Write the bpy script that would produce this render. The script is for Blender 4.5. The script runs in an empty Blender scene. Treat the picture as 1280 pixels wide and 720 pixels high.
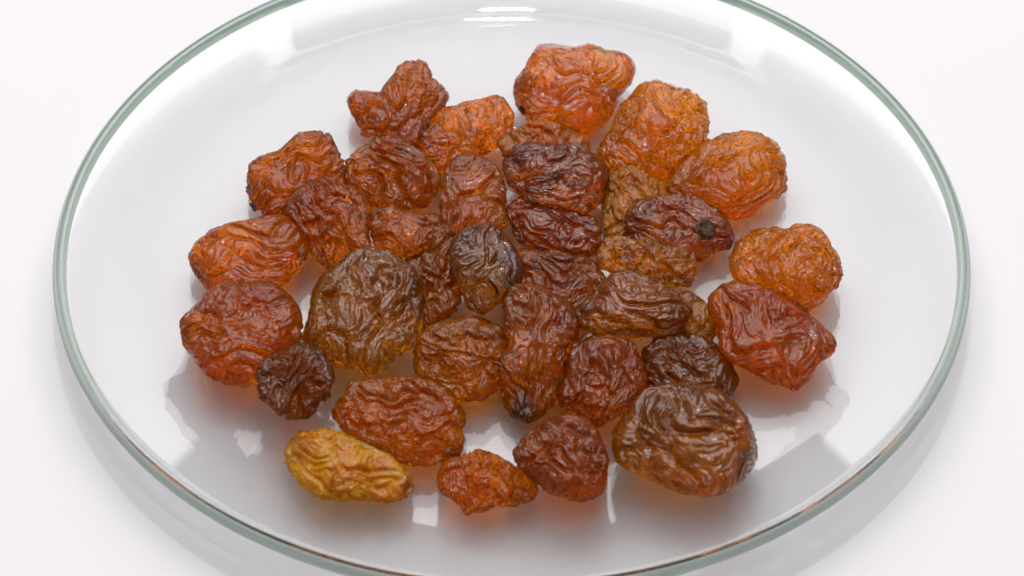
import bpy, math, random
import numpy as np
from mathutils import Vector
from mathutils.bvhtree import BVHTree

MM = 0.001
scene = bpy.context.scene
col = scene.collection

# ------------------------------------------------------------------ camera
ELEV, DIST, F_PX, ZRIM = math.radians(44.84), 330.0, 3215.0, 7.25
CAM = np.array([0.05, -11.2 - DIST * math.cos(ELEV), DIST * math.sin(ELEV) + ZRIM])
FW = np.array([0.0, math.cos(ELEV), -math.sin(ELEV)])
RT = np.array([1.0, 0.0, 0.0])
UP = np.cross(RT, FW)

cam_data = bpy.data.cameras.new("camera")
cam = bpy.data.objects.new("camera", cam_data)
col.objects.link(cam)
cam.location = Vector(CAM * MM)
cam.rotation_euler = (math.pi / 2 - ELEV, 0, 0)
cam_data.sensor_width = 36.0
cam_data.lens = 36.0 * F_PX / 1280.0
cam_data.clip_start = 0.02
cam_data.clip_end = 50.0
cam_data.dof.use_dof = True
cam_data.dof.focus_distance = 0.333
cam_data.dof.aperture_fstop = 40.0
scene.camera = cam

# ------------------------------------------------------------------ world, lamps, exposure
world = bpy.data.worlds.new("World")
scene.world = world
world.use_nodes = True
bg = world.node_tree.nodes["Background"]
bg.inputs[0].default_value = (0.955, 0.95, 1.0, 1)
bg.inputs[1].default_value = 0.22

def area_light(name, target, az, el, dist, w, h, radiance, color=(1, 1, 1)):
    """Rectangular lamp seen from target (mm) at azimuth az / elevation el (degrees)."""
    a, e = math.radians(az), math.radians(el)
    d = np.array([math.sin(a) * math.cos(e), math.cos(a) * math.cos(e), math.sin(e)])
    p = np.array(target) * MM + d * dist
    L = bpy.data.lights.new(name, 'AREA')
    L.shape = 'RECTANGLE'
    L.size, L.size_y = w, h
    L.energy = radiance * math.pi * w * h
    L.color = color
    o = bpy.data.objects.new(name, L)
    col.objects.link(o)
    o.location = Vector(p)
    o.rotation_euler = Vector(d).to_track_quat('Z', 'Y').to_euler()
    return o

area_light("window_light", (0, 0, 3), 0, 45, 1.3, 1.30, 0.92, 2.75, (1.0, 0.982, 0.985))
area_light("overhead_fill", (0, 0, 3), 0, 76, 1.35, 2.1, 0.64, 1.85, (1.0, 0.985, 0.97))  # added panel, brightens what the dish's far flange reflects
area_light("soft_key_fill", (0, 0, 3), 180, 84, 1.6, 0.20, 0.16, 9.0, (1.0, 0.985, 0.96))  # added soft overhead light, set where the dish does not mirror it
area_light("sparkle_fill", (0, 0, 3), 148, 72, 1.6, 0.06, 0.04, 135.0, (1.0, 0.985, 0.96))  # added small light for sharp highlights on the raisins
area_light("sparkle_fill", (0, 0, 3), -150, 66, 1.6, 0.06, 0.04, 135.0, (1.0, 0.985, 0.96))  # second added highlight light, from the other side
area_light("ceiling_lamp", (-0.5, 50, 5), 0.6, 70.3, 1.3, 0.052, 0.036, 340.0, (1.0, 0.98, 0.93))
area_light("ceiling_lamp", (-0.5, 47.5, 4), 0.4, 57, 1.25, 0.011, 0.018, 500.0, (1.0, 0.98, 0.93))

scene.view_settings.view_transform = 'Standard'
scene.view_settings.look = 'None'
scene.view_settings.exposure = 0.0
scene.view_settings.gamma = 1.0
scene.view_settings.use_curve_mapping = False
scene.render.engine = 'CYCLES'
cy = scene.cycles
cy.use_denoising = True
try:
    cy.denoiser = 'OPENIMAGEDENOISE'
except Exception:
    pass
cy.max_bounces = 40
cy.transmission_bounces = 36
cy.transparent_max_bounces = 24
cy.glossy_bounces = 16
cy.diffuse_bounces = 5
cy.sample_clamp_indirect = 30.0

# ------------------------------------------------------------------ helpers
def tag(o, label=None, cat=None, group=None, kind=None):
    if label: o['label'] = label
    if cat: o['category'] = cat
    if group: o['group'] = group
    if kind: o['kind'] = kind
    return o

def mesh_obj(name, verts, faces, mat, parent=None, smooth=True):
    me = bpy.data.meshes.new(name)
    me.from_pydata([tuple(v) for v in verts], [], faces)
    me.update()
    if smooth:
        me.polygons.foreach_set("use_smooth", [True] * len(me.polygons))
    if mat: me.materials.append(mat)
    o = bpy.data.objects.new(name, me)
    col.objects.link(o)
    if parent is not None: o.parent = parent
    return o

def new_mat(name):
    m = bpy.data.materials.new(name)
    m.use_nodes = True
    nt = m.node_tree
    for n in list(nt.nodes): nt.nodes.remove(n)
    return m, nt

# ------------------------------------------------------------------ 3-D gradient noise (numpy)
_rng = np.random.RandomState(7)
_PERM = np.concatenate([_rng.permutation(256)] * 3)
_G = _rng.normal(size=(256, 3)); _G /= np.linalg.norm(_G, axis=1)[:, None]

def perlin(p):
    pi = np.floor(p).astype(int); pf = p - pi
    pi &= 255
    u = pf * pf * pf * (pf * (pf * 6 - 15) + 10)
    out = 0
    for i in (0, 1):
        wx = u[:, 0] if i else 1 - u[:, 0]
        for j in (0, 1):
            wy = u[:, 1] if j else 1 - u[:, 1]
            for k in (0, 1):
                wz = u[:, 2] if k else 1 - u[:, 2]
                h = _PERM[_PERM[_PERM[pi[:, 0] + i] + pi[:, 1] + j] + pi[:, 2] + k]
                out = out + wx * wy * wz * np.einsum('ij,ij->i', _G[h], pf - np.array([i, j, k]))
    return out * 1.5

# ------------------------------------------------------------------ materials
def table_material():
    m, nt = new_mat("white_table")
    N, L = nt.nodes, nt.links
    out = N.new("ShaderNodeOutputMaterial"); b = N.new("ShaderNodeBsdfPrincipled")
    tc = N.new("ShaderNodeTexCoord"); nz = N.new("ShaderNodeTexNoise")
    nz.inputs["Scale"].default_value = 9.0; nz.inputs["Detail"].default_value = 5
    r = N.new("ShaderNodeValToRGB")
    r.color_ramp.elements[0].color = (0.835, 0.815, 0.85, 1)
    r.color_ramp.elements[1].color = (0.865, 0.845, 0.878, 1)
    L.new(tc.outputs["Object"], nz.inputs["Vector"]); L.new(nz.outputs["Fac"], r.inputs[0])
    L.new(r.outputs[0], b.inputs["Base Color"])
    b.inputs["Roughness"].default_value = 0.75
    b.inputs["Specular IOR Level"].default_value = 0.2
    L.new(b.outputs[0], out.inputs[0])
    return m

def edge_glass(name="clear_glass", rough=0.0, tint=(1, 1, 1, 1), frost=0.0):
    m, nt = new_mat(name)
    N, L = nt.nodes, nt.links
    out = N.new("ShaderNodeOutputMaterial")
    g = N.new("ShaderNodeBsdfGlass"); g.inputs["IOR"].default_value = 1.5
    g.inputs["Roughness"].default_value = rough
    g.inputs["Color"].default_value = tint
    v = N.new("ShaderNodeVolumeAbsorption")
    v.inputs["Color"].default_value = (0.40, 0.70, 0.55, 1); v.inputs["Density"].default_value = 4.0
    if frost:                                           # ground edge: part of the light is scattered
        d = N.new("ShaderNodeBsdfDiffuse"); d.inputs[0].default_value = (0.84, 0.91, 0.86, 1)
        t = N.new("ShaderNodeBsdfTranslucent"); t.inputs[0].default_value = (0.84, 0.91, 0.86, 1)
        m1, m2 = N.new("ShaderNodeMixShader"), N.new("ShaderNodeMixShader")
        m1.inputs[0].default_value = 0.5; m2.inputs[0].default_value = frost
        L.new(d.outputs[0], m1.inputs[1]); L.new(t.outputs[0], m1.inputs[2])
        L.new(g.outputs[0], m2.inputs[1]); L.new(m1.outputs[0], m2.inputs[2])
        L.new(m2.outputs[0], out.inputs["Surface"])
    else:
        L.new(g.outputs[0], out.inputs["Surface"])
    L.new(v.outputs[0], out.inputs["Volume"])
    return m

def raisin_material(name, rough=0.14, coat=0.12, trans=0.86, radius=2.5):
    """Half clear amber flesh (rough refraction with absorption inside), half scattering skin."""
    m, nt = new_mat(name)
    N, L = nt.nodes, nt.links
    out = N.new("ShaderNodeOutputMaterial"); b = N.new("ShaderNodeBsdfPrincipled")
    at = N.new("ShaderNodeAttribute"); at.attribute_name = "pigment"
    tc = N.new("ShaderNodeTexCoord")
    n1 = N.new("ShaderNodeTexNoise"); n1.inputs["Scale"].default_value = 1100.0
    n1.inputs["Detail"].default_value = 4.0
    n2 = N.new("ShaderNodeTexNoise"); n2.inputs["Scale"].default_value = 420.0
    n2.inputs["Detail"].default_value = 3.0
    mr = N.new("ShaderNodeMapRange")
    mr.inputs["From Min"].default_value = 0.3; mr.inputs["From Max"].default_value = 0.7
    mr.inputs["To Min"].default_value = max(0.05, rough - 0.08); mr.inputs["To Max"].default_value = rough + 0.16
    bp = N.new("ShaderNodeBump"); bp.inputs["Strength"].default_value = 0.13
    bp.inputs["Distance"].default_value = 0.00012
    L.new(tc.outputs["Object"], n1.inputs["Vector"]); L.new(tc.outputs["Object"], n2.inputs["Vector"])
    L.new(n1.outputs["Fac"], bp.inputs["Height"]); L.new(n2.outputs["Fac"], mr.inputs[0])
    L.new(mr.outputs[0], b.inputs["Roughness"])
    n3 = N.new("ShaderNodeTexNoise"); n3.inputs["Scale"].default_value = 520.0        # mottled skin
    n3.inputs["Detail"].default_value = 6.0; n3.inputs["Roughness"].default_value = 0.65
    rp = N.new("ShaderNodeValToRGB")
    rp.color_ramp.elements[0].position = 0.30; rp.color_ramp.elements[0].color = (0.58, 0.49, 0.48, 1)
    rp.color_ramp.elements[1].position = 0.66; rp.color_ramp.elements[1].color = (1.12, 1.10, 1.0, 1)
    mu = N.new("ShaderNodeMix"); mu.data_type = 'RGBA'; mu.blend_type = 'MULTIPLY'; mu.inputs[0].default_value = 0.65
    L.new(tc.outputs["Object"], n3.inputs["Vector"]); L.new(n3.outputs["Fac"], rp.inputs[0])
    L.new(at.outputs["Color"], mu.inputs[6]); L.new(rp.outputs[0], mu.inputs[7])
    L.new(mu.outputs[2], b.inputs["Base Color"])
    L.new(bp.outputs[0], b.inputs["Normal"])
    b.inputs["Subsurface Weight"].default_value = 0.8
    b.inputs["Subsurface Radius"].default_value = (1.0, 0.45, 0.08)
    b.inputs["Subsurface Scale"].default_value = radius * MM
    b.inputs["IOR"].default_value = 1.36
    b.inputs["Specular IOR Level"].default_value = 0.36
    b.inputs["Coat Weight"].default_value = coat
    b.inputs["Coat Roughness"].default_value = 0.06
    oi = N.new("ShaderNodeObjectInfo")
    va = N.new("ShaderNodeVolumeAbsorption")
    L.new(oi.outputs["Color"], va.inputs["Color"])
    va.inputs["Density"].default_value = 32.0
    b.inputs["Transmission Weight"].default_value = trans
    L.new(b.outputs[0], out.inputs["Surface"])
    L.new(va.outputs[0], out.inputs["Volume"])
    return m

def scar_material():
    m, nt = new_mat("dry_stem_scar")
    N, L = nt.nodes, nt.links
    out = N.new("ShaderNodeOutputMaterial"); b = N.new("ShaderNodeBsdfPrincipled")
    tc = N.new("ShaderNodeTexCoord"); nz = N.new("ShaderNodeTexNoise")
    nz.inputs["Scale"].default_value = 1200; nz.inputs["Detail"].default_value = 5
    r = N.new("ShaderNodeValToRGB")
    r.color_ramp.elements[0].position = 0.35; r.color_ramp.elements[0].color = (0.028, 0.014, 0.010, 1)
    r.color_ramp.elements[1].position = 0.75; r.color_ramp.elements[1].color = (0.24, 0.13, 0.075, 1)
    L.new(tc.outputs["Object"], nz.inputs["Vector"]); L.new(nz.outputs["Fac"], r.inputs[0])
    L.new(r.outputs[0], b.inputs["Base Color"]); b.inputs["Roughness"].default_value = 0.6; b.inputs["Specular IOR Level"].default_value = 0.15
    L.new(b.outputs[0], out.inputs[0])
    return m

M_TABLE, M_EDGE, M_SCAR = table_material(), edge_glass(), scar_material()
M_RIM = edge_glass("green_polished_edge", 0.3, (0.95, 0.99, 0.96, 1), 0.78)

# ------------------------------------------------------------------ table
def build_table():
    n, S = 24, 3.0
    vs = [(-S + 2 * S * i / n, -S + 2 * S * j / n, 0.0) for j in range(n + 1) for i in range(n + 1)]
    fs = [(j * (n + 1) + i, j * (n + 1) + i + 1, (j + 1) * (n + 1) + i + 1, (j + 1) * (n + 1) + i)
          for j in range(n) for i in range(n)]
    o = mesh_obj("table", vs, fs, M_TABLE)
    tag(o, "plain matt white table surface under the glass dish", None, None, 'structure')
build_table()

# ------------------------------------------------------------------ glass dish
S_IN, S_OUT, R1, R2, Z0, THICK = 0.045, 0.305, 46.0, 50.5, 2.5, 2.1
_rr = np.linspace(0, 62, 1241)
def _slope(r):
    t = np.clip((r - R1) / (R2 - R1), 0, 1); t = t * t * (3 - 2 * t)
    base = S_IN * np.minimum(r, R1) / R1
    return base * (1 - t) + S_OUT * t
_zz = Z0 + np.concatenate([[0], np.cumsum(_slope((_rr[1:] + _rr[:-1]) / 2) * np.diff(_rr))])
def z_in(r): return np.interp(r, _rr, _zz)

def revolve(name, prof, mat, parent, seg=256, closed=False):
    """prof: (r, z) list in mm; a first/last r of 0 makes a pole."""
    verts, faces, rings = [], [], []
    for r, z in prof:
        if r < 1e-6:
            rings.append([len(verts)]); verts.append((0, 0, z * MM))
        else:
            ring = []
            for k in range(seg):
                a = 2 * math.pi * k / seg
                ring.append(len(verts)); verts.append((r * math.cos(a) * MM, r * math.sin(a) * MM, z * MM))
            rings.append(ring)
    pairs = list(zip(rings[:-1], rings[1:])) + ([(rings[-1], rings[0])] if closed else [])
    for A, B in pairs:
        for k in range(seg):
            k2 = (k + 1) % seg
            if len(A) == 1: faces.append((A[0], B[k2], B[k]))
            elif len(B) == 1: faces.append((A[k], A[k2], B[0]))
            else: faces.append((A[k], A[k2], B[k2], B[k]))
    return mesh_obj(name, verts, faces, mat, parent)

dish = bpy.data.objects.new("glass_dish", None)
col.objects.link(dish)
dish.empty_display_size = 0.01
tag(dish, "shallow round clear glass dish with a thick green tinted rim holding the raisins", "glass dish")

RJ = 58.2                                       # bowl wall meets the rim here
def build_dish():
    rs = list(np.linspace(0, R1 - 1, 26)) + list(np.linspace(R1 - 0.6, R2 + 0.6, 34)) + list(np.linspace(R2 + 1, 58.6, 10))
    inner = [(r, float(z_in(r))) for r in rs]
    outer = [(r, float(z_in(r)) - THICK) for r in rs if not 21.5 < r < 27.5]
    zo, zt = float(z_in(58.6)) - THICK, ZRIM
    zb = float(z_in(24)) - THICK
    k = next(i for i, p in enumerate(outer) if p[0] > 24)
    foot = [(21.7, zb), (22.5, zb - 0.06), (23.4, zb - 0.26), (24.1, zb - 0.36), (24.9, zb - 0.36), (25.6, zb - 0.26), (26.5, zb - 0.06), (27.3, zb)]
    outer = outer[:k] + foot + outer[k:]
    zc, hw = (zo + THICK / 2), THICK / 2
    edge = []
    for q in range(1, 24):                              # fire-polished, slightly swollen round edge
        a = -math.pi / 2 + math.pi * q / 24
        edge.append((58.6 + 1.4 * math.copysign(abs(math.cos(a)) ** 0.75, math.cos(a)),
                     zc + 0.14 + (hw + 0.08) * math.copysign(abs(math.sin(a)) ** 0.9, math.sin(a))))
    o = revolve("bowl", outer + edge + inner[::-1], M_EDGE, dish, seg=512)
    o.data.materials.append(M_RIM)
    for p in o.data.polygons:
        v = o.data.vertices[p.vertices[0]].co
        c = sum((o.data.vertices[k].co.xy.length for k in p.vertices)) / len(p.vertices)
        if c > 58.65 * MM and p.normal.z < 0.93: p.material_index = 1
build_dish()

# ------------------------------------------------------------------ raisins
def cube_sphere(n):
    idx, verts, faces = {}, [], []
    def vid(p):
        k = tuple(int(round(c * n)) for c in p)
        if k not in idx:
            idx[k] = len(verts); verts.append(p)
        return idx[k]
    for ax in range(3):
        for s in (-1, 1):
            for i in range(n):
                for j in range(n):
                    q = []
                    for di, dj in ((0, 0), (1, 0), (1, 1), (0, 1)):
                        a, b = -1 + 2 * (i + di) / n, -1 + 2 * (j + dj) / n
                        p = [0, 0, 0]; p[ax] = s; p[(ax + 1) % 3] = a; p[(ax + 2) % 3] = b
                        q.append(vid(tuple(p)))
                    faces.append(tuple(q) if s > 0 else tuple(q[::-1]))
    V = np.array(verts)
    V = np.tan(V * math.pi / 4)
    V /= np.linalg.norm(V, axis=1)[:, None]
    return V, faces

SPH_HI, F_HI = cube_sphere(68)
SPH_LO, F_LO = cube_sphere(12)
F_HI_A, F_LO_A = np.array(F_HI), np.array(F_LO)

def vnormals(P, F):
    n = np.cross(P[F[:, 2]] - P[F[:, 0]], P[F[:, 3]] - P[F[:, 1]])
    N = np.zeros_like(P)
    for k in range(4): np.add.at(N, F[:, k], n)
    return N / (np.linalg.norm(N, axis=1)[:, None] + 1e-12)

def outline_radius(poly):
    """Centre and r(theta) (image pixels, y up) of a traced outline."""
    P = np.array(poly, float); P[:, 1] *= -1
    Q = np.roll(P, -1, 0)
    cr = P[:, 0] * Q[:, 1] - Q[:, 0] * P[:, 1]
    A = cr.sum() / 2
    c = ((P + Q) * cr[:, None]).sum(0) / (6 * A)
    t = np.linspace(0, 1, 40, endpoint=False)
    D = np.concatenate([P[i] + t[:, None] * (Q[i] - P[i]) for i in range(len(P))]) - c
    th = np.arctan2(D[:, 1], D[:, 0]); r = np.hypot(D[:, 0], D[:, 1])
    bins = 240
    rb = np.full(bins, np.nan)
    k = ((th + math.pi) / (2 * math.pi) * bins).astype(int) % bins
    for b in range(bins):
        s = r[k == b]
        if len(s): rb[b] = s.max()
    x = np.arange(bins); ok = ~np.isnan(rb)
    rb = np.interp(x, np.concatenate([x[ok] - bins, x[ok], x[ok] + bins]), np.tile(rb[ok], 3))
    ker = np.array([1, 2, 3, 2, 1.]) / 9
    rb = np.convolve(np.concatenate([rb[-2:], rb, rb[:2]]), ker, 'valid')
    return c, rb

def r_of(rb, th):
    b = len(rb)
    x = ((th + math.pi) / (2 * math.pi) * b) - 0.5
    return np.interp(x % b, np.arange(b + 1), np.append(rb, rb[0]))

def unproject(uv, depth):
    """Image points (px, y up) at camera depth (mm) -> world mm."""
    d = FW[None] + RT[None] * ((uv[:, 0] - 640) / F_PX)[:, None] + UP[None] * ((uv[:, 1] + 360) / F_PX)[:, None]
    return CAM[None] + d * depth[:, None]

PX = 1 / 9.65                                   # mm per photograph pixel at the dish

class Shape:
    def __init__(s, poly, thick, tilt, seed):
        s.c, s.rb = outline_radius(poly)
        a = np.array(poly, float) ; a = a - a.mean(0)
        w = np.sqrt(np.linalg.eigvalsh(a.T @ a / len(a)))
        s.minor = 2 * math.sqrt(2) * w[0] * PX
        s.size = s.rb.mean() * PX
        s.T = thick * s.minor
        s.tilt = tilt
    def local(s, sph, squeeze=1.0):
        """(u, v, w) in mm; u right, v up in the picture, w towards the camera."""
        rho = np.hypot(sph[:, 0], sph[:, 1]); th = np.arctan2(sph[:, 1], sph[:, 0])
        rr = r_of(s.rb, th); rm = s.rb.mean()
        k = np.clip(rho, 0, 1) ** 1.6
        R = (rm * (1 - k) + rr * k) * rho ** 0.92 * PX
        u, v = R * np.cos(th), R * np.sin(th)
        w = s.T * np.sign(sph[:, 2]) * np.abs(sph[:, 2]) ** 0.7
        return np.stack([u, v, w], 1) * squeeze
    def shear(s, L):
        L = L.copy(); L[:, 2] -= s.tilt * L[:, 1] * (math.cos(ELEV) / math.sin(ELEV))
        return L
    def world(s, L, zc):
        uv = s.c[None] + L[:, :2] / PX
        return unproject(uv, zc - L[:, 2])

def wrinkle(L, S, grain, amp, scale, seed, style, dent=1.0):
    g = math.radians(grain); cg, sg = math.cos(g), math.sin(g)
    al = L[:, 0] * cg + L[:, 1] * sg; ac = -L[:, 0] * sg + L[:, 1] * cg
    p = np.stack([al, ac, L[:, 2]], 1) / scale
    off = np.random.RandomState(seed).uniform(0, 200, (8, 3))
    wq = np.stack([perlin(p * 0.28 + off[0]), perlin(p * 0.28 + off[1]), perlin(p * 0.28 + off[2])], 1)
    q = p + wq * 1.7
    an = np.array((0.19, 0.64, 0.64) if style == 'fold' else (0.44, 0.5, 0.5))
    n1 = perlin(q * an + off[3])
    n2 = perlin((q + wq * 0.8) * an * 2.1 + off[4])
    n3 = perlin((q + wq) * an * 4.0 + off[5])
    n4 = perlin((p + wq * 2.2) * an * 0.62 + off[2] + 31)
    big = perlin(p * 0.15 + off[6]) * 1.1 + perlin(p * 0.27 + off[7]) * 0.7
    r1 = np.clip(1 - np.abs(n1) * 2.8, 0, 1) ** 1.5
    r2 = np.clip(1 - np.abs(n2) * 2.6, 0, 1) ** 1.4
    r3 = np.clip(1 - np.abs(n3) * 2.4, 0, 1) ** 1.4
    crease = np.clip(1 - np.abs(n4) * 4.2, 0, 1) ** 1.3
    m = np.clip(0.5 + 1.6 * perlin(p * 0.22 + off[1] + 57), 0, 1); m = 0.58 + 0.42 * m * m * (3 - 2 * m)   # smooth patches
    d = amp * (m * (0.52 * r1 + 0.38 * r2 * (0.45 + 0.55 * (1 - r1)) + 0.27 * r3) - 0.78 * crease - 0.14) + dent * big * min(1.0, amp * 1.4)
    return d, r1, big

placed = {}
def build_raisin(key, spec):
    poly, label = spec['poly'], spec['label']
    colr = tuple(0.78 * a + 0.22 * b for a, b in zip(spec['col'], spec.get('pull', (0.44, 0.155, 0.010))))
    S = Shape(poly, spec.get('thick', 0.34), spec.get('tilt', 0.6), key)
    lo = S.shear(S.local(SPH_LO))
    # rest on the glass: the depth at which the lowest point touches the inner surface
    def gap(zc):
        P = S.world(lo, zc)
        return (P[:, 2] - z_in(np.hypot(P[:, 0], P[:, 1]))).min()
    a, b = 250.0, 450.0
    for _ in range(40):
        m = (a + b) / 2
        if gap(m) > -0.42: a = m
        else: b = m
    zc = a
    # lie on whatever was laid before: slide towards the eye until the bodies no longer cut
    lo2 = S.shear(S.local(SPH_LO, 0.90))
    lim = spec.get('maxlift', 9.0); lift = 0.0
    while lift < lim:
        P = S.world(lo2, zc - lift)
        t = BVHTree.FromPolygons([tuple(p) for p in P], F_LO)
        if not any(t.overlap(placed[k]) for k in placed): break
        lift += 0.3
    zc -= lift
    P = S.world(lo2, zc)
    placed[key] = BVHTree.FromPolygons([tuple(p) for p in P], F_LO)
    # full surface
    L0 = S.local(SPH_HI, 1.015)
    N0 = vnormals(L0, F_HI_A)
    rv = np.random.RandomState(key * 3 + 11).uniform(0, 1, 2)
    d, r1, big = wrinkle(L0, S, spec.get('grain', 20), spec.get('amp', 0.75) * (0.95 + 0.4 * rv[0]), spec.get('scale', 1.5) * (0.58 + 0.36 * rv[1]), key * 13 + 5, spec.get('style', 'fold'), spec.get('big', 1.0))
    side = np.abs(SPH_HI[:, 2])
    L1 = L0 + N0 * (d * (0.55 + 0.45 * np.clip(side * 1.6, 0, 1)))[:, None]
    W = S.world(S.shear(L1), zc)
    base = np.array([0, 0, 0.])
    cen = W.mean(0); base = np.array([cen[0], cen[1], W[:, 2].min()])
    me_v = (W - base) * MM
    o = mesh_obj("raisin", me_v, F_HI, spec['mat'])
    o.location = Vector(base * MM)
    # pigment: the skin's own mottling and the darker or paler patches it carries
    off = np.random.RandomState(key * 7 + 1).uniform(0, 99, (3, 3))
    mot = perlin(L0 * 0.33 + off[0]) * 0.55 + perlin(L0 * 0.9 + off[1]) * 0.30
    C = np.array(colr)[None] * np.array([[1.80, 1.74, 0.30]]) * (1 + 0.55 * mot)[:, None]
    hue = perlin(L0 * 0.22 + off[2])
    C[:, 1] *= 1 + 0.18 * hue
    px = np.stack([S.c[0] + L0[:, 0] / PX, -(S.c[1] + L0[:, 1] / PX)], 1)
    for (bx, by, br, bc, *st) in spec.get('blots', ()):
        k = np.hypot(px[:, 0] - bx, px[:, 1] - by) / br + 0.5 * perlin(L0 * 0.6 + off[1])
        k = np.clip(1.5 - 1.5 * k, 0, 1) * (st[0] if st else 0.85)
        C = C * (1 - k[:, None]) + np.array(bc)[None] * np.array([[1.2, 1.1, 0.5]]) * k[:, None]
    C = np.clip(C, 0.0025, 0.93)
    # clear-flesh colour read by the absorption inside: share of light kept per unit depth
    T = np.clip(np.array(colr) * 1.25, 0.004, 0.85)
    o.color = tuple(np.clip(1 + np.log(T) / 4.6, 0.0, 0.97)) + (1.0,)
    at = o.data.color_attributes.new("pigment", 'FLOAT_COLOR', 'POINT')
    at.data.foreach_set("color", np.concatenate([C, np.ones((len(C), 1))], 1).astype(np.float32).ravel())
    tag(o, label, "raisin", "raisins in the glass dish")
    # stem scars
    for (sx, sy, sr, *rest) in spec.get('scars', ()):
        k = np.hypot(px[:, 0] - sx, px[:, 1] - sy) - 40 * (SPH_HI[:, 2] > 0.05) * 0
        k = np.where(SPH_HI[:, 2] > -0.1, k, 1e9)
        i = int(np.argmin(k))
        NW = vnormals(W, F_HI_A)
        near = np.argsort(np.linalg.norm(W - W[i], axis=1))[:160]
        n = NW[near].mean(0); n /= np.linalg.norm(n)
        t1 = np.cross(n, UP); t1 /= np.linalg.norm(t1); t2 = np.cross(n, t1)
        R = sr * PX
        q = SPH_LO * np.array([R, R, R * 0.34])[None]
        rad = np.hypot(SPH_LO[:, 0], SPH_LO[:, 1])
        q[:, 2] -= np.where(SPH_LO[:, 2] > 0, R * 0.30 * np.clip(1 - rad / 0.72, 0, 1), 0)
        q = q * (1 + 0.25 * perlin(SPH_LO * 2.6 + key) + 0.15 * perlin(SPH_LO * 6 + key))[:, None]
        pw = W[near].mean(0) + q[:, :1] * t1 + q[:, 1:2] * t2 + q[:, 2:] * n + n * R * 0.08
        mesh_obj("stem_scar", (pw - base) * MM, F_LO, M_SCAR, o)
    return o

M_STD = raisin_material("raisin_skin")
M_DRY = raisin_material("raisin_skin_crusted", rough=0.24, trans=0.6)
M_WET = raisin_material("raisin_skin_glossy", rough=0.11, coat=0.35)

ORANGE, REDOR, AMBER = (0.47, 0.110, 0.006), (0.37, 0.075, 0.006), (0.50, 0.17, 0.008)
BROWN, DARK, RED, OLIVE = (0.30, 0.080, 0.009), (0.20, 0.045, 0.006), (0.29, 0.048, 0.007), (0.25, 0.090, 0.008)
GOLD, PURPLE, BLACK = (0.68, 0.245, 0.035), (0.085, 0.022, 0.018), (0.03, 0.014, 0.012)
TAN = (0.55, 0.27, 0.11)

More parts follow.
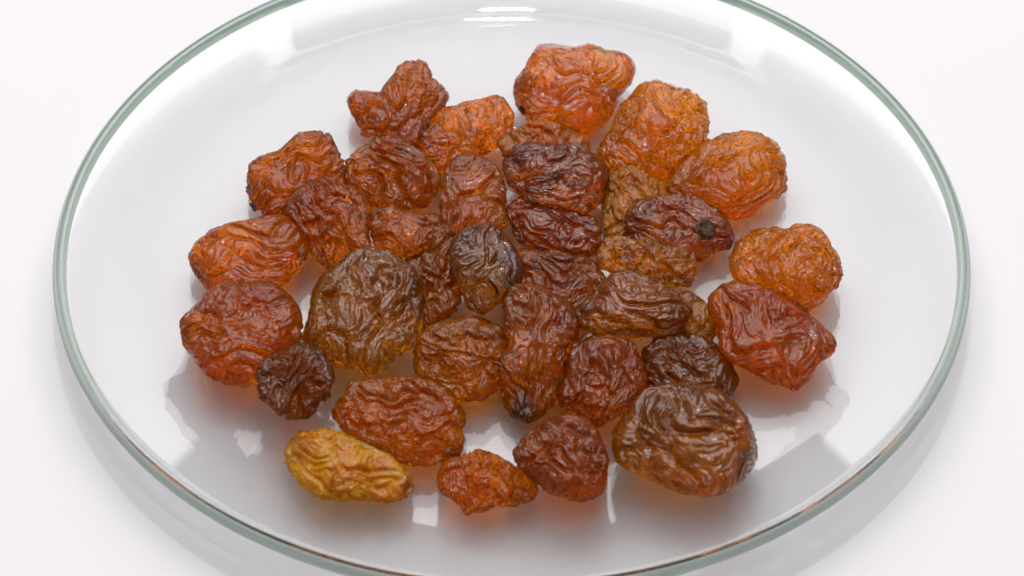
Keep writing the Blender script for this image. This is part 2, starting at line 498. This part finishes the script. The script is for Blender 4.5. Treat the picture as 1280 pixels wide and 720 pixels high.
# every raisin in the order they lie, lowest / farthest first; outlines in photograph pixels
RAISINS = [
 dict(poly=[(524,170),(550,140),(570,132),(592,126),(612,121),(630,126),(640,142),(639,165),(628,182),(610,196),(585,208),(560,216),(540,213),(524,195)],
      col=ORANGE, grain=25, style='pit', label="orange-brown raisin at the back directly right of the ragged dark red one"),
 dict(poly=[(442,122),(450,119),(461,116),(479,112),(487,97),(502,81),(520,73),(532,77),(542,95),(549,102),(558,111),(556,124),(550,140),(540,149),(530,162),(522,180),(512,190),(495,178),(470,171),(452,170),(449,152),(444,137)],
      col=RED, grain=60, style='pit', amp=0.95, label="ragged dark red raisin with a pointed top at the back left of the pile"),
 dict(poly=[(640,107),(642,96),(652,86),(662,72),(674,59),(692,57),(717,60),(741,58),(757,64),(772,67),(784,77),(789,91),(782,107),(770,122),(765,140),(757,151),(735,166),(710,166),(680,160),(658,150),(646,135),(642,122)],
      col=(0.46,0.105,0.004), grain=-8, scars=[(650,138,6)], blots=[(752,72,14,(0.75,0.42,0.22))], mat='wet', thick=0.40,
      label="big glossy red-orange raisin at the very back with a black speck on its left edge"),
 dict(poly=[(775,130),(788,118),(802,106),(820,101),(832,102),(845,109),(862,112),(872,120),(880,130),(879,142),(884,157),(881,170),(871,182),(860,192),(845,207),(830,222),(810,226),(785,226),(765,220),(757,207),(752,195),(755,177),(765,152)],
      col=(0.56,0.170,0.010), grain=48, style='pit', scale=1.2, label="large amber oval raisin at the back right with evenly pitted skin"),
 dict(poly=[(832,232),(852,205),(875,187),(895,175),(912,165),(927,161),(952,167),(970,182),(979,200),(982,237),(965,250),(945,267),(915,270),(895,265),(870,256),(850,248),(836,240)],
      col=(0.52,0.150,0.008), grain=12, scale=1.5, label="bright orange raisin at the right back with wavy folds along its length"),
 dict(poly=[(625,180),(640,165),(660,154),(677,149),(700,152),(720,162),(733,175),(736,190),(700,200),(650,200),(630,195)],
      col=BROWN, grain=5, style='pit', mat='dry', label="brown raisin mostly hidden, only its crusted top showing behind the dark maroon one"),
 dict(poly=[(309,220),(312,205),(325,195),(350,187),(365,177),(372,170),(390,168),(410,171),(417,180),(425,195),(430,210),(428,228),(424,246),(400,262),(365,272),(335,273),(325,262),(317,265),(309,252),(309,235)],
      col=REDOR, grain=28, scale=1.7, amp=0.95, scars=[(317,258,6.5)], blots=[(313,235,14,ORANGE)],
      label="dark orange raisin with deep slanting folds and a black tip at its lower left"),
 dict(poly=[(430,205),(437,195),(455,185),(470,173),(490,171),(505,180),(515,190),(535,205),(548,218),(551,230),(545,245),(530,260),(510,266),(490,264),(465,255),(445,240),(432,225)],
      col=(0.42,0.11,0.008), grain=-30, amp=0.95, scale=1.6, label="crumpled orange-brown raisin with a peaked top in the second row below the ragged red one"),
 dict(poly=[(630,212),(634,195),(645,184),(668,177),(695,178),(722,181),(745,194),(757,212),(752,232),(747,252),(732,264),(692,262),(655,250),(637,235)],
      col=(0.24,0.040,0.004), grain=5, amp=0.6, mat='wet', blots=[(655,188,16,BROWN)],
      label="dark maroon glossy raisin near the back centre with a grey sheen along its top edge"),
 dict(poly=[(562,207),(580,198),(600,196),(620,205),(630,220),(633,242),(635,262),(638,280),(622,297),(590,300),(567,292),(557,275),(551,257),(550,235)],
      col=(0.40,0.12,0.018), grain=75, scale=1.3, label="orange upright raisin with fine vertical folds left of the dark maroon one"),
 dict(poly=[(750,265),(755,245),(760,222),(772,209),(790,205),(805,215),(822,227),(820,245),(806,262),(796,280),(787,292),(777,299),(762,299),(752,282)],
      col=(0.34,0.13,0.02), grain=70, style='pit', mat='dry', label="small upright crusted brown raisin standing left of the one with the round black scar"),
 dict(poly=[(362,252),(370,237),(390,225),(410,222),(422,229),(435,235),(455,247),(465,262),(462,285),(462,305),(450,315),(425,327),(410,337),(402,330),(392,307),(385,295),(372,282),(365,267)],
      col=(0.42,0.11,0.011), grain=-55, scale=1.7, amp=0.9, label="orange folded raisin with a smooth bright centre touching the left oval one"),
 dict(poly=[(239,317),(247,303),(262,290),(282,281),(310,278),(330,275),(350,271),(365,275),(380,288),(386,302),(382,317),(372,335),(355,352),(340,362),(310,366),(280,366),(261,361),(247,345),(241,330)],
      col=(0.46,0.115,0.010), grain=5, scale=1.6, blots=[(372,330,20,REDOR),(250,350,14,DARK,0.6)],
      label="plump orange oval raisin at the far left with swirled wrinkles on its right end"),
 dict(poly=[(912,322),(922,305),(945,290),(965,281),(985,281),(990,276),(1010,277),(1027,287),(1042,305),(1050,325),(1052,342),(1045,360),(1027,373),(1010,387),(990,384),(965,375),(940,360),(920,347),(915,335)],
      col=(0.54,0.155,0.012), grain=40, style='pit', thick=0.42, label="rounded amber raisin standing apart at the right edge of the group"),
 dict(poly=[(520,275),(540,268),(556,282),(570,294),(578,315),(568,336),(545,345),(522,330)],
      col=BROWN, grain=60, label="small brown raisin end wedged under the dark brown oval one left of the centre"),
 dict(poly=[(465,285),(475,265),(492,260),(512,267),(530,272),(538,285),(537,305),(525,318),(500,325),(480,320),(466,305)],
      col=(0.40,0.105,0.010), grain=-20, scale=1.4, label="red-brown raisin just above the right shoulder of the largest dark olive one"),
 dict(poly=[(632,330),(645,318),(665,312),(690,312),(725,320),(747,334),(757,352),(747,372),(722,392),(690,396),(652,386),(634,360)],
      col=(0.26,0.055,0.006), grain=-5, amp=0.7, scale=1.7, label="dark red-brown raisin low in the middle, partly covered, with long horizontal folds"),
 dict(poly=[(635,275),(635,257),(647,247),(668,249),(680,255),(700,260),(720,265),(740,275),(751,287),(752,305),(748,318),(730,326),(705,324),(685,318),(670,312),(655,305),(642,292)],
      col=(0.32,0.058,0.008), grain=-25, scale=1.1, mat='wet', label="shiny reddish raisin with many fine creases in the middle just below the dark maroon one"),
 dict(poly=[(784,278),(790,264),(802,252),(822,246),(850,246),(875,251),(895,260),(912,277),(916,295),(910,310),(890,317),(875,326),(850,325),(820,312),(795,302)],
      col=(0.30,0.065,0.006), grain=-12, amp=0.65, mat='wet', scars=[(880,285,13)], blots=[(905,300,12,REDOR)],
      label="dark red raisin with a round black stem scar facing the viewer"),
 dict(poly=[(751,320),(760,305),(775,297),(795,299),(815,299),(832,309),(850,312),(867,322),(869,337),(865,355),(852,361),(835,354),(815,346),(785,341),(760,337),(752,330)],
      col=(0.52,0.205,0.016), grain=-12, amp=0.85, scale=1.3, style='pit', blots=[(782,322,14,(0.35,0.10,0.01)),(855,350,16,BROWN)],
      label="small yellowish brown raisin lying under the one with the black scar"),
 dict(poly=[(500,345),(512,322),(530,315),(550,322),(565,335),(577,352),(578,370),(570,385),(555,397),(535,408),(515,408),(502,380)],
      col=(0.36,0.11,0.014), grain=50, style='pit', scale=1.2, label="pitted orange-brown raisin leaning on the right side of the large dark olive one"),
 dict(poly=[(565,302),(575,290),(592,280),(610,278),(627,287),(637,302),(647,320),(653,338),(647,357),(636,370),(620,382),(603,394),(586,386),(577,365),(569,345),(565,322)],
      col=(0.18,0.055,0.008), pull=(0.18,0.055,0.008), big=0.35, grain=62, scale=1.3, amp=0.7, mat='wet', thick=0.42, blots=[(606,386,14,REDOR,0.5)],
      label="dark brown oval raisin atop the pile at the centre with a grey glossy top"),
 dict(poly=[(379,420),(386,408),(392,390),(395,375),(407,348),(425,329),(442,317),(465,314),(485,317),(500,326),(516,339),(527,354),(531,375),(528,400),(518,428),(497,447),(480,460),(462,466),(442,463),(420,457),(402,446),(388,436)],
      col=(0.26,0.10,0.008), grain=60, scale=1.6, amp=0.9, mat='wet', blots=[(480,450,22,(0.3,0.13,0.015)),(385,422,14,DARK)],
      label="largest dark olive-brown raisin, round and glossy, left of centre"),
 dict(poly=[(229,412),(230,400),(242,385),(257,367),(275,355),(295,351),(322,354),(342,360),(360,375),(370,392),(373,410),(370,430),(355,450),(340,470),(320,480),(302,482),(280,476),(262,465),(250,450),(232,430)],
      col=(0.38,0.085,0.007), grain=-8, scale=1.6, amp=0.85, label="round red-brown raisin at the left rim side of the group with horizontal creases"),
 dict(poly=[(322,460),(330,445),(345,437),(365,433),(374,428),(386,436),(398,446),(408,457),(416,475),(415,495),(398,508),(390,522),(370,524),(347,520),(337,508),(323,500),(321,480)],
      col=(0.15,0.034,0.018), grain=70, scale=1.5, amp=1.15, thick=0.45, label="small tightly crinkled dark purple raisin at the lower left"),
 dict(poly=[(519,440),(527,424),(545,406),(560,398),(582,396),(607,400),(630,407),(634,435),(628,470),(620,487),(605,496),(582,500),(562,495),(540,478),(522,462)],
      col=(0.42,0.13,0.009), grain=-10, style='fold', scale=1.3, label="orange-brown oval raisin with grainy skin below the large dark olive one"),
 dict(poly=[(828,395),(845,372),(860,366),(875,377),(890,390),(897,410),(888,428),(860,430),(838,418)],
      col=(0.34,0.14,0.016), grain=40, label="small yellow-brown raisin end poking out right of the grey-brown glossy one", maxlift=4),
 dict(poly=[(803,455),(806,437),(822,421),(852,417),(874,421),(896,438),(912,457),(920,475),(916,492),(900,505),(870,510),(830,502),(808,482)],
      col=(0.18,0.042,0.010), grain=-20, scale=1.4, mat='wet', label="very dark brown raisin half covered by the large brown one at the lower right"),
 dict(poly=[(632,388),(633,372),(645,364),(660,359),(680,361),(697,371),(714,386),(722,405),(720,422),(708,438),(705,460),(702,480),(696,494),(686,508),(672,520),(660,525),(645,512),(633,495),(630,470),(630,450),(636,435),(632,412)],
      col=(0.38,0.105,0.009), grain=82, scale=1.5, amp=0.9, blots=[(655,510,24,BLACK),(700,400,18,REDOR)], thick=0.45,
      label="tall orange-brown raisin at the centre front with a dark lower tip"),
 dict(poly=[(720,388),(735,374),(750,357),(767,346),(787,340),(802,342),(822,349),(840,359),(855,371),(863,386),(853,402),(845,415),(827,422),(802,424),(777,421),(750,416),(727,409)],
      col=(0.27,0.085,0.012), grain=-12, scale=1.5, amp=0.75, mat='wet', blots=[(780,398,26,(0.42,0.12,0.015)),(735,385,14,(0.3,0.13,0.02))], thick=0.42,
      label="grey-brown glossy raisin on top of the pile right of centre with an orange underside"),
 dict(poly=[(644,566),(655,555),(670,537),(687,525),(707,517),(727,521),(747,537),(757,557),(762,575),(761,607),(754,616),(732,626),(712,627),(690,620),(670,603),(652,582)],
      col=(0.29,0.058,0.008), grain=-40, style='pit', scale=1.5, amp=0.9, thick=0.44, label="angular dark red raisin at the front centre right of the small orange one"),
 dict(poly=[(702,487),(707,462),(715,436),(730,424),(760,420),(782,424),(797,437),(805,455),(807,475),(800,492),(785,508),(770,522),(752,530),(737,527),(717,513),(703,500)],
      col=(0.36,0.085,0.016), grain=80, scale=1.2, amp=0.8, thick=0.42, blots=[(745,520,30,(0.48,0.11,0.010),0.6)],
      label="reddish brown round raisin with vertical ridges at the centre front"),
 dict(poly=[(768,560),(770,542),(780,525),(794,505),(807,487),(832,480),(860,475),(882,479),(905,492),(922,507),(936,527),(943,560),(940,577),(930,597),(913,612),(892,619),(860,619),(840,615),(815,602),(790,590),(772,577)],
      col=(0.28,0.10,0.009), grain=-35, scale=1.9, amp=0.95, mat='wet', blots=[(935,580,26,(0.10,0.025,0.018)),(925,540,22,ORANGE),(860,612,26,AMBER,0.6)],
      label="large flat olive-brown raisin at the lower right with an orange edge"),
 dict(poly=[(887,372),(898,361),(915,353),(940,357),(965,370),(990,385),(1012,400),(1030,410),(1042,427),(1040,443),(1022,457),(1012,477),(990,488),(965,481),(945,468),(920,453),(902,437),(896,415),(890,395)],
      col=(0.39,0.085,0.009), grain=-42, scale=1.8, amp=0.9, blots=[(905,380,16,ORANGE),(930,432,12,TAN,0.7),(975,475,18,TAN,0.5)],
      label="elongated red-brown raisin at the right just below the rounded amber one"),
 dict(poly=[(422,515),(426,502),(435,495),(437,482),(455,474),(475,472),(495,470),(520,471),(542,479),(560,490),(570,505),(579,522),(575,537),(580,551),(575,566),(555,575),(530,580),(500,577),(480,566),(457,553),(440,546),(431,532)],
      col=(0.50,0.145,0.014), grain=-12, scale=1.5, blots=[(565,570,14,DARK,0.7)],
      label="wide bright orange raisin at the front left just above the yellow one"),
 dict(poly=[(352,562),(362,547),(377,539),(400,537),(417,542),(440,547),(465,556),(485,567),(502,590),(514,601),(516,612),(505,621),(480,624),(455,627),(425,629),(400,622),(380,605),(360,588),(354,575)],
      col=GOLD, pull=GOLD, mat='dry', grain=-18, scale=1.3, amp=0.7, blots=[(509,607,14,(0.28,0.11,0.02))],
      label="golden yellow raisin at the front left, the palest of all, with a brown tip"),
 dict(poly=[(551,597),(560,580),(575,570),(597,568),(622,572),(647,584),(663,597),(671,610),(662,625),(645,630),(620,633),(605,638),(582,641),(570,626),(555,612)],
      col=(0.48,0.13,0.018), grain=-8, style='pit', scale=1.2, label="smallest orange raisin lowest at the front between the yellow and the dark red ones"),
]
for i, sp in enumerate(RAISINS):
    sp['mat'] = {'wet': M_WET, 'dry': M_DRY}.get(sp.get('mat'), M_STD)
    build_raisin(i, sp)
